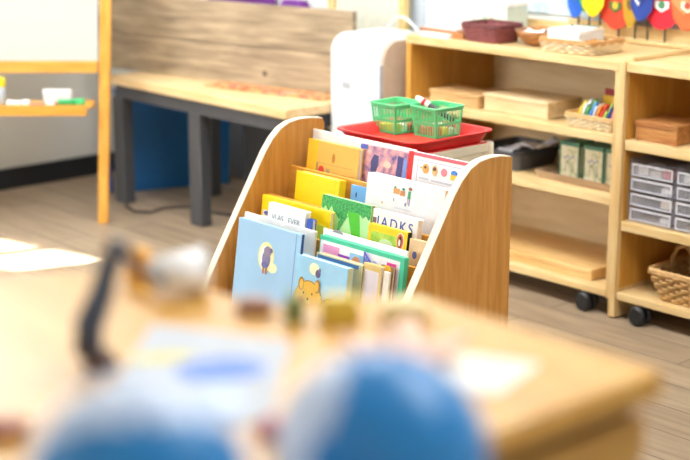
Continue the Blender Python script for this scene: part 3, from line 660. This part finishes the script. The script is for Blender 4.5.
r = thing('storage_box', 'pale storage box with green picture band behind the dark red basket', 'box', (-3.62, 3.99, .8123))
part(r, 'box_body', MB().box(-3.70, -3.53, 3.94, 4.05, .8125, .90), C(206, 220, 214), bevel=.003)
part(r, 'picture_band', MB().box(-3.696, -3.534, 3.9385, 3.94, .815, .865), mottle('green_band', [(90, 150, 90), (170, 214, 180), (220, 234, 226), (140, 110, 60)], 22))
part(r, 'lid', MB().box(-3.704, -3.526, 3.936, 4.054, .90, .918), C(240, 242, 244), bevel=.003)
single('wall_map', MB().box(-3.66, -2.35, 4.122, 4.13, .87, 1.55), mottle('faded_map', [(206, 226, 240), (232, 240, 244), (186, 214, 234), (240, 240, 232)], 9), (-3.0, 4.126, .87), 'pale blue map on the back wall behind the little flags', 'map')

fs = thing('flag_stand', 'slatted pale wooden stand holding the row of little flags', 'flag stand', (-2.98, 4.05, .8143))
part(fs, 'stand_base', MB().box(-3.36, -2.55, 4.025, 4.075, .8143, .826), BIRCH, bevel=.002)
part(fs, 'stand_panel', MB().box(-3.36, -2.55, 4.066, 4.075, .826, .868), BIRCH)
def emblem(r, x, y, m1, m2, s=.014):
    e = MB(); e.prism([(x - s, y, -.005 + .0), (x, y, -.02), (x + s, y, -.005), (x + s, y, .016), (x - s, y, .016)], (0, -.0008, 0)); e.mi = 1
    e.prism([(x + .5 * s * math.cos(a), y - .0009, .004 + .5 * s * math.sin(a)) for a in [k * PI / 5 for k in range(10)]], (0, -.0006, 0))
    return link('emblem', e, [m1, m2], r)
FL = [  # x, label, colours (left/right), bottom tip z, half width, emblem
    (-3.305, 'royal blue little flag at left end of the flag row', (30, 96, 206), None, .876, .042, ((90, 150, 90), (240, 220, 120))),
    (-3.258, 'small green little flag between the blue and yellow flags', (40, 160, 90), None, .900, .026, ((240, 220, 80), (200, 60, 60))),
    (-3.212, 'yellow little flag with a dark green emblem', (250, 206, 10), None, .886, .052, ((50, 90, 60), (110, 130, 50))),
    (-3.132, 'brick red little flag with a green shield emblem', (214, 66, 40), None, .850, .074, ((60, 110, 50), (220, 180, 60))),
    (-3.064, 'olive yellow little flag behind the brick red flag', (184, 146, 30), None, .862, .036, ((120, 90, 40), (90, 90, 60))),
    (-3.014, 'navy and white little flag beside the crimson flag', (30, 62, 150), (240, 242, 248), .890, .050, ((40, 70, 150), (236, 238, 244))),
    (-2.944, 'crimson little flag with white and green emblem', (216, 26, 50), None, .866, .082, ((240, 240, 240), (70, 130, 90))),
    (-2.836, 'rust orange little flag at right end of the row', (214, 104, 54), (228, 140, 86), .872, .074, ((236, 224, 200), (180, 70, 50))),
]
for i, (x, lab, c, c2, tip, hw, em) in enumerate(FL):
    y = 4.048
    r = thing('flag', lab, 'flag', (x, y, .826), 0, 'little flags in the wooden stand')
    link('pole', MB().tube([(.006, 0, 0), (.004, 0, .30)], .0034, 8), C(30, 40, 48), r)
    fb = MB(); zt = tip - .826; yy = -.012 - .011 * (i % 3)
    out = [(-hw * .8, zt + .035), (-hw * .3, zt + .004), (0, zt), (hw * .45, zt + .012), (hw * .85, zt + .04), (hw, zt + .10), (hw * .95, zt + .19), (hw * .2, zt + .23), (-hw * .6, zt + .21), (-hw, zt + .10)]
    fb.prism([(u, yy + .004 * math.sin(u * 90 + i), v) for u, v in out], (0, .0012, 0))
    if c2:
        fb.mi = 1; fb.prism([(u, yy - .0005, v) for u, v in ((-hw * .9, zt + .09), (-hw * .2, zt + .05), (hw * .5, zt + .15), (hw * .4, zt + .2), (-hw * .6, zt + .18))], (0, -.0006, 0))
    cl = link('flag_cloth', fb, [C(*c, .6), C(*(c2 or c), .6)], r)
    e = emblem(cl, 0, yy - .0045, C(*em[0]), C(*em[1]), hw * .34); e.location.z = zt + .078
    link('tie', MB().tube([(.005, 0, zt + .215), (.005, yy, zt + .215)], .0015, 6), C(30, 40, 48), r)
single('wooden_wedge', MB().box(-2.74, -2.60, 3.95, 4.00, .8145, .85), BROWN, (-2.67, 3.98, .8145), 'short brown wooden block on the right shelf top beneath the flags', 'block', bevel=.003)

# ------------------------------------------------------------------ air purifier
ap = thing('air_purifier', 'tall white air purifier with rounded top left of the shelf unit', 'air purifier', (-3.93, 3.72, 0))
fy, by, zt, R = 3.592, 3.86, .792, .07
pr = [(by, .01), (fy, .01), (fy, zt - R)] + [(fy + R - R * math.cos(a), zt - R + R * math.sin(a)) for a in [PI / 2 * k / 8 for k in range(1, 9)]] + [(by, zt)]
part(ap, 'shell', MB().prism([(-4.07, y, z) for y, z in pr], (.26, 0, 0)), C(228, 230, 234, .25, .01), bevel=.008, seg=3)
pr2 = [(y + (.006 if y < by else -.004), z - (.006 if z > .1 else -.004)) for y, z in pr]
part(ap, 'side_cover', MB().prism([(-3.812, y + .004, z - .004) for y, z in pr2], (.014, 0, 0)), C(206, 186, 166, .45))
part(ap, 'side_slot', MB().box(-3.8125, -3.803, fy + .002, fy + .010, .35, .70), C(150, 152, 160))
part(ap, 'front_panel', MB().box(-4.045, -3.835, fy - .004, fy + .002, .05, .66), C(232, 234, 238, .25, .01), bevel=.004)
part(ap, 'control_badge', MB().box(-4.00, -3.955, fy - .0055, fy - .003, .60, .625), C(176, 180, 188))
part(ap, 'badge_light', MB().box(-3.95, -3.925, fy - .0055, fy - .003, .605, .62), C(214, 218, 224))
part(ap, 'handle', MB().tube([(-4.03 + .19 * k / 12, 3.82, zt - .004 + .055 * math.sin(PI * k / 12)) for k in range(13)], .006, 8), C(206, 206, 200), smooth=True)

# second board behind the purifier
eb = thing('easel_board', 'pale board with a light wooden post behind the air purifier', 'board', (-4.36, 4.06, 0))
part(eb, 'board_panel', MB().box(-4.565, -4.19, 4.06, 4.072, .55, 1.5), C(226, 226, 210, .5), bevel=.003)
for x in (-4.60, -4.19): part(eb, 'post', MB().box(x, x + .034, 4.048, 4.078, .001, 1.55), C(236, 206, 140), bevel=.003)

# ------------------------------------------------------------------ bench, plank back, things under it
bn = thing('bench', 'long bench with pale wooden seat on dark grey steel frame', 'bench', (-4.6, 3.58, 0))
part(bn, 'seat', MB().box(-5.20, -4.076, 3.385, 3.80, .497, .534), wood((226, 190, 134), (242, 214, 166), 'X', 5, 7), bevel=.004)
ap_ = MB(); ap_.box(-5.18, -4.09, 3.395, 3.42, .445, .496); ap_.box(-5.18, -4.09, 3.76, 3.785, .445, .496); ap_.box(-5.18, -5.155, 3.42, 3.76, .445, .496); ap_.box(-4.115, -4.09, 3.42, 3.76, .445, .496)
part(bn, 'apron', ap_, STEEL)
for x in (-5.20, -4.672, -4.152):
    for y in (3.387, 3.74): part(bn, 'leg', MB().box(x + (.17 if y > 3.5 and x < -5 else 0), x + .075 + (.13 if y > 3.5 and x < -5 else 0), y, y + .05, .001, .446), STEEL, bevel=.003)
ang = math.atan2(3.729 - 3.49, -4.226 + 5.345)
pk = thing('plank_backboard', 'weathered grey-brown plank backboard standing on the bench', 'backboard', (-5.40, 3.482, .5345), ang)
PKG = [0, .152, .318]
for z0, z1 in zip(PKG, PKG[1:]): link('plank', MB().box(0, 1.30, 0, .03, z0 + .0015, z1 - .0015), WEATHER, pk, bevel=.002)
link('knot_mark', MB().lathe([(.0001, 0), (.012, 0), (.0001, -.001)], (.88, 0, .05), 'Y', 12), C(96, 84, 74), pk)
link('support', MB().box(.1, .15, .03, .05, 0, .30), WEATHER, pk); link('support', MB().box(1.15, 1.2, .03, .05, 0, .30), WEATHER, pk)
rug = mottle('patterned_mat', [(150, 40, 36), (206, 100, 60), (226, 180, 120), (170, 60, 50), (230, 210, 180)], 14)
mt_ = single('patterned_mat', MB().box(-4.73, -4.15, 3.50, 3.61, .5345, .544), rug, (-4.44, 3.555, .5345), 'red and orange patterned mat lying on the bench seat', 'mat', bevel=.002); mt_.rotation_euler.z = ang; mt_.location = (-4.42, 3.60, .5345)
bx = thing('storage_bin', 'deep blue plastic bin under the bench', 'bin', (-5.312, 3.77, 0), math.radians(68))
link('bin_body', loft(MB(), [rrect(0, 0, .23, .09, .02, .002), rrect(0, 0, .24, .10, .02, .40)]), C(20, 92, 150, .4), bx)
link('rim', loft(MB(), [rrect(0, 0, .24, .10, .02, .40), rrect(0, 0, .247, .107, .02, .402), rrect(0, 0, .247, .107, .02, .42), rrect(0, 0, .24, .10, .02, .42)]), C(18, 72, 132, .4), bx)
single('dark_case', MB().box(-4.55, -4.175, 3.56, 3.73, .002, .40), C(24, 25, 29, .6), (-4.3, 3.65, .002), 'black case standing under the right half of the bench', 'case', bevel=.006)  # black block put in for the shade beneath the seat
single('cable', MB().tube([(-5.2, 3.42, .006), (-5.08, 3.36, .006), (-4.98, 3.33, .006), (-4.92, 3.37, .006), (-4.95, 3.46, .006), (-4.90, 3.54, .006), (-4.78, 3.55, .006), (-4.62, 3.60, .006)], .0055, 8), C(44, 40, 40), (-5.0, 3.4, 0), 'thin dark cable looping on the floor beneath the bench', 'cable', smooth=True)
for i, (x0, x1, y, h) in enumerate(((-5.46, -5.0, 4.035, .065), (-4.95, -4.78, 4.035, .055))):
    p = ((x0 + x1) / 2, y + .06, .7605)
    single('cushion', loft(MB(), [rrect(p[0], p[1], (x1 - x0) / 2 - .02, .024, .02, .761), rrect(p[0], p[1], (x1 - x0) / 2, .033, .03, .761 + h * .5), rrect(p[0], p[1], (x1 - x0) / 2 - .02, .024, .02, .761 + h)]), C(116, 50, 142, .8), p,
           ['wide purple cushion above the plank backboard', 'short purple cushion beside the wide one, above the backboard'][i], 'cushion', smooth=True)

# ------------------------------------------------------------------ easel at left (own frame: x right, y away)
ez = thing('easel', 'honey wooden easel with whiteboard and pen tray at left edge', 'easel', (-4.907, 3.132, 0), math.radians(48))
def slat(x0, x1, z0, z1, y0, y1):   # a bar lying in the leaning plane of the easel
    return MB().hexa([(x0, y0 + .15 * z0, z0), (x1, y0 + .15 * z0, z0), (x1, y1 + .15 * z0, z0), (x0, y1 + .15 * z0, z0), (x0, y0 + .15 * z1, z1), (x1, y0 + .15 * z1, z1), (x1, y1 + .15 * z1, z1), (x0, y1 + .15 * z1, z1)])
def leg(x, dx=.027): return MB().hexa([(x - .02, 0, .001), (x + .02, 0, .001), (x + .02, .03, .001), (x - .02, .03, .001), (x - .015 + dx, .195, 1.3), (x + .03 + dx, .195, 1.3), (x + .03 + dx, .225, 1.3), (x - .015 + dx, .225, 1.3)])
link('leg', leg(0), OAK, ez, bevel=.003); link('leg', leg(-.78, -.02), OAK, ez, bevel=.003)
for x in (-.055, -.74):
    o = link('rear_leg', MB().hexa([(x - .012, .55, .001), (x + .012, .55, .001), (x + .012, .575, .001), (x - .012, .575, .001), (x - .012, .235, 1.28), (x + .012, .235, 1.28), (x + .012, .255, 1.28), (x - .012, .255, 1.28)]), C(44, 82, 150), ez)
    o['label'] = 'blue rear leg'
link('whiteboard', slat(-.755, -.008, .633, 1.28, .004, .014), C(188, 191, 184, .4, .01), ez)
link('cross_rail', slat(-.757, -.010, .586, .632, .0, .024), OAK_X, ez, bevel=.003)
link('top_rail', slat(-.757, -.010, 1.26, 1.30, .0, .024), OAK_X, ez, bevel=.003)
tray = MB(); tray.box(-.757, -.022, -.05, .065, .468, .476); tray.box(-.757, -.036, -.06, -.048, .443, .483); tray.box(-.757, -.022, .052, .064, .456, .483)
link('pen_tray', tray, OAK_X, ez)
Mz = Matrix.Translation((-4.907, 3.132, 0)) @ Matrix.Rotation(math.radians(48), 4, 'Z')
def onez(x, y, z): return tuple(Mz @ Vector((x, y, z)))
jr = thing('jar', 'clear jar with yellow lid standing in the easel pen tray', 'jar', onez(-.385, 0, .4765), math.radians(48))
link('jar_body', MB().lathe([(.026, 0), (.03, .004), (.03, .065), (.026, .072)], (0, 0, 0), 'Z', 20), C(196, 208, 220, .2), jr, smooth=True)
link('lid', MB().lathe([(.031, .072), (.032, .074), (.032, .10), (.028, .104)], (0, 0, 0), 'Z', 20), C(246, 218, 30), jr, smooth=True)
def pen(x, y, L, r_, c1, c2, lab, nm='marker_pen'):
    t = thing(nm, lab, 'marker', onez(x, y, .4765), math.radians(48))
    link('barrel', MB().lathe([(r_ * .8, 0), (r_, .003), (r_, L * .65)], (0, 0, r_), 'X', 14), C(*c1), t, smooth=True)
    link('cap', MB().lathe([(r_ * 1.12, L * .65), (r_ * 1.12, L * .96), (r_ * .7, L)], (0, 0, r_ * 1.12), 'X', 14), C(*c2), t, smooth=True)
pen(-.15, -.03, .105, .013, (44, 170, 96), (60, 186, 110), 'thick green marker lying at right end of the easel tray')
pen(-.345, -.035, .09, .011, (244, 244, 240), (244, 244, 240), 'thick white marker lying beside the yellow-lidded jar')
pen(-.262, -.032, .10, .006, (200, 110, 110), (230, 230, 230), 'thin pink pen in the middle of the easel tray')
pen(-.262, -.012, .14, .006, (120, 180, 110), (206, 70, 70), 'thin pale green pen behind the pink pen')
p = onez(-.16, .03, .4765)
r = thing('card_box', 'white card packet standing at the back of the easel tray', 'box', p, math.radians(48))
link('box_body', MB().box(-.055, .055, -.012, .012, 0, .055), C(222, 222, 226), r, bevel=.002); link('flap', MB().box(-.055, .055, -.0135, -.012, .035, .055), C(236, 236, 240), r)

# ------------------------------------------------------------------ foreground counter
TZ = 1.0083
ft = thing('storage_counter', 'tall pale wooden counter filling the blurred foreground, craft items on top', 'counter', (-1.05, .7, 0))
OUT = [(-.731, .38), (-.731, 1.032), (-1.035, 1.032), (-1.059, 1.0), (-1.076, .945), (-1.104, .904), (-1.159, .887), (-1.228, .880), (-1.283, .869), (-1.325, .852), (-1.356, .807), (-1.38, .749), (-1.394, .655), (-1.394, .38)]
TOPW = wood((204, 148, 64), (216, 168, 88), 'X', 6, 6, .3)
FACE = wood((190, 140, 66), (206, 160, 84), 'Y', 6, 6)
part(ft, 'counter_top', MB().prism([(x, y, .982) for x, y in OUT], (0, 0, .026)), TOPW, bevel=.004)
part(ft, 'recess_strip', MB().box(-1.01, -.752, .41, 1.014, .966, .982), C(96, 68, 38))  # groove shade is put into this dark colour
part(ft, 'apron', MB().box(-1.02, -.742, .40, 1.024, .925, .966), FACE, bevel=.002)
part(ft, 'side_panel', MB().box(-.757, -.746, .405, 1.02, .002, .925), FACE)
part(ft, 'side_panel', MB().box(-1.015, -.757, 1.008, 1.02, .002, .925), FACE)
for x, y in ((-1.33, .43), (-1.31, .77)): part(ft, 'leg', MB().lathe([(.018, .001), (.024, .01), (.024, .982)], (x, y, 0), 'Z', 16), TOPW)
# two balls on stools in front of the counter
BALLB = C(28, 128, 200, .35, .06, 8); BALL_HILITE = C(200, 216, 244, .35, .03, 8)
def globe(label, x, y, z, r_, rot, lim, which):
    st = thing('stool', 'tall round wooden stool under the ' + which, 'stool', (x, y, 0))
    part(st, 'seat', MB().lathe([(.02, z - .025), (.058, z - .025), (.062, z - .02), (.062, z - .008), (.02, z - .002), (.0001, z - .002)], (x, y, 0), 'Z', 28), BIRCH)
    for k in range(3):
        a = k * 2 * PI / 3 + .4
        part(st, 'leg', MB().tube([(x + .042 * math.cos(a), y + .042 * math.sin(a), z - .025), (x + .06 * math.cos(a), y + .06 * math.sin(a), .001)], .010, 10), BIRCH_Z)
    t = thing('play_ball', label, 'ball', (x, y, z))
    mb = MB(); mb.ball((0, 0, r_), r_, 48, 30)
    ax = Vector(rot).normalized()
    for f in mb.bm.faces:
        f.material_index = 1 if (f.calc_center_median() - Vector((0, 0, r_))).normalized().dot(ax) > lim else 0  # pale faces paint in a highlight of reflected sky
    link('ball_skin', mb, [BALLB, BALL_HILITE], t, smooth=True)
    link('valve', MB().lathe([(.003, 2 * r_ - .0005), (.003, 2 * r_ + .001), (.0001, 2 * r_ + .001)], (0, 0, 0), 'Z', 10), C(220, 226, 236), t)
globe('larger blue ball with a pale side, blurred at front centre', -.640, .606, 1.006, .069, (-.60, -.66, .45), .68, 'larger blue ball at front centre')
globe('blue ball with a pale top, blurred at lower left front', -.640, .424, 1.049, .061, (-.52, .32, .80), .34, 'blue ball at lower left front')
# painted drawing
dw = thing('drawing', 'white sheet with yellow and blue painted patches on the foreground counter', 'drawing', (-1.0, .74, TZ))
part(dw, 'paper_sheet', MB().prism([(x, y, TZ + .0002) for x, y in ((-1.131, .773), (-1.002, .836), (-.86, .693), (-.959, .593))], (0, 0, .001)), C(186, 192, 200, .6))
def blob(cx, cy, rx, ry, z, a=0): return [(cx + rx * math.cos(t) * math.cos(a) - ry * math.sin(t) * math.sin(a), cy + rx * math.cos(t) * math.sin(a) + ry * math.sin(t) * math.cos(a), z) for t in [k * PI / 10 for k in range(20)]]
for c_, bl in (((222, 210, 110), (-1.045, .722, .012, .030)), ((70, 120, 220), (-.985, .742, .030, .040)), ((190, 206, 236), (-.93, .70, .04, .02))):
    part(dw, 'paint_patch', MB().prism(blob(*bl, TZ + .0013, -.5), (0, 0, .0005)), C(*c_))
single('paper_sheet', MB().prism([(-.784, .878, TZ), (-.810, .960, TZ), (-.897, .923, TZ), (-.847, .825, TZ)], (0, 0, .001)), C(236, 228, 214, .6), (-.83, .9, TZ), 'plain pale sheet lying right of the larger ball on the foreground counter', 'paper')  # thin pale quad lying on the counter top
hb = thing('headband', 'dark grey bent band standing at left on the foreground counter', 'headband', (-1.056, .671, TZ))
hb.rotation_euler.z = math.radians(48)
link('band', MB().tube([(-.008, 0, .004), (-.015, 0, .018), (-.013, 0, .041), (-.001, 0, .069), (.007, 0, .097), (.012, .0, .116), (.017, .003, .110), (.023, .010, .097), (.034, .021, .081), (.046, .031, .069)], [.009, .013, .013, .011, .009, .008, .006, .005, .005, .005], 12), C(62, 70, 88, .25), hb, smooth=True)
link('band_foot', MB().lathe([(.014, 0), (.016, .004), (.012, .014), (.007, .018)], (-.004, 0, 0), 'Z', 18), C(84, 54, 42), hb, smooth=True)
cu = thing('paper_cup', 'small white cup lying near the far edge of the foreground counter', 'cup', (-1.195, .850, TZ), math.radians(70))
link('cup_wall', MB().lathe([(.017, -.026), (.023, .026), (.021, .026), (.015, -.022)], (0, 0, .0235), 'X', 24), C(244, 244, 246), cu, smooth=True)
link('cup_lip', MB().lathe([(.023, .024), (.0245, .026), (.023, .0275), (.021, .026)], (0, 0, .0245), 'X', 24), C(250, 250, 250), cu, smooth=True)
def bit(nm, lab, cat, x, y, sx, sy, h, c, rz=0):
    t = thing(nm, lab, cat, (x, y, TZ), math.radians(rz))
    link('block_body', MB().box(-sx, sx, -sy, sy, 0, h * .8), C(*c), t, bevel=.003)
    link('block_top', MB().box(-sx * .8, sx * .8, -sy * .8, sy * .8, h * .8, h), C(*(min(255, v + 14) for v in c)), t, bevel=.002)
bit('toy_block', 'orange toy block behind the white cup', 'toy block', -1.262, .848, .011, .010, .036, (232, 166, 50), 20)
bit('toy_block', 'brownish toy block between the white cup and green block', 'toy block', -1.095, .868, .018, .009, .016, (180, 140, 120), 45)
bit('toy_block', 'dull green toy block near the middle of the far edge', 'toy block', -1.052, .882, .010, .010, .026, (130, 146, 90), 48)
bit('toy_block', 'yellow toy block right of the dull green block', 'toy block', -1.018, .910, .020, .011, .027, (230, 200, 80), 48)
bit('toy_block', 'pale cream toy block right of the yellow block', 'toy block', -.975, .955, .024, .011, .022, (246, 226, 170), 48)
bit('toy_block', 'red toy block between the drawing and the larger ball', 'toy block', -.838, .680, .010, .010, .016, (176, 40, 60), 20)
single('tissue', crumple(-.905, .885, TZ + .001, .085, .085, .020, seed=11), C(244, 208, 186, .8), (-.905, .885, TZ), 'crumpled peach tissue behind the larger blue ball', 'tissue', smooth=True)
bit('toy_block', 'pinkish brown toy block at lower left front corner', 'toy block', -.98, .53, .014, .014, .014, (176, 120, 100), 10)
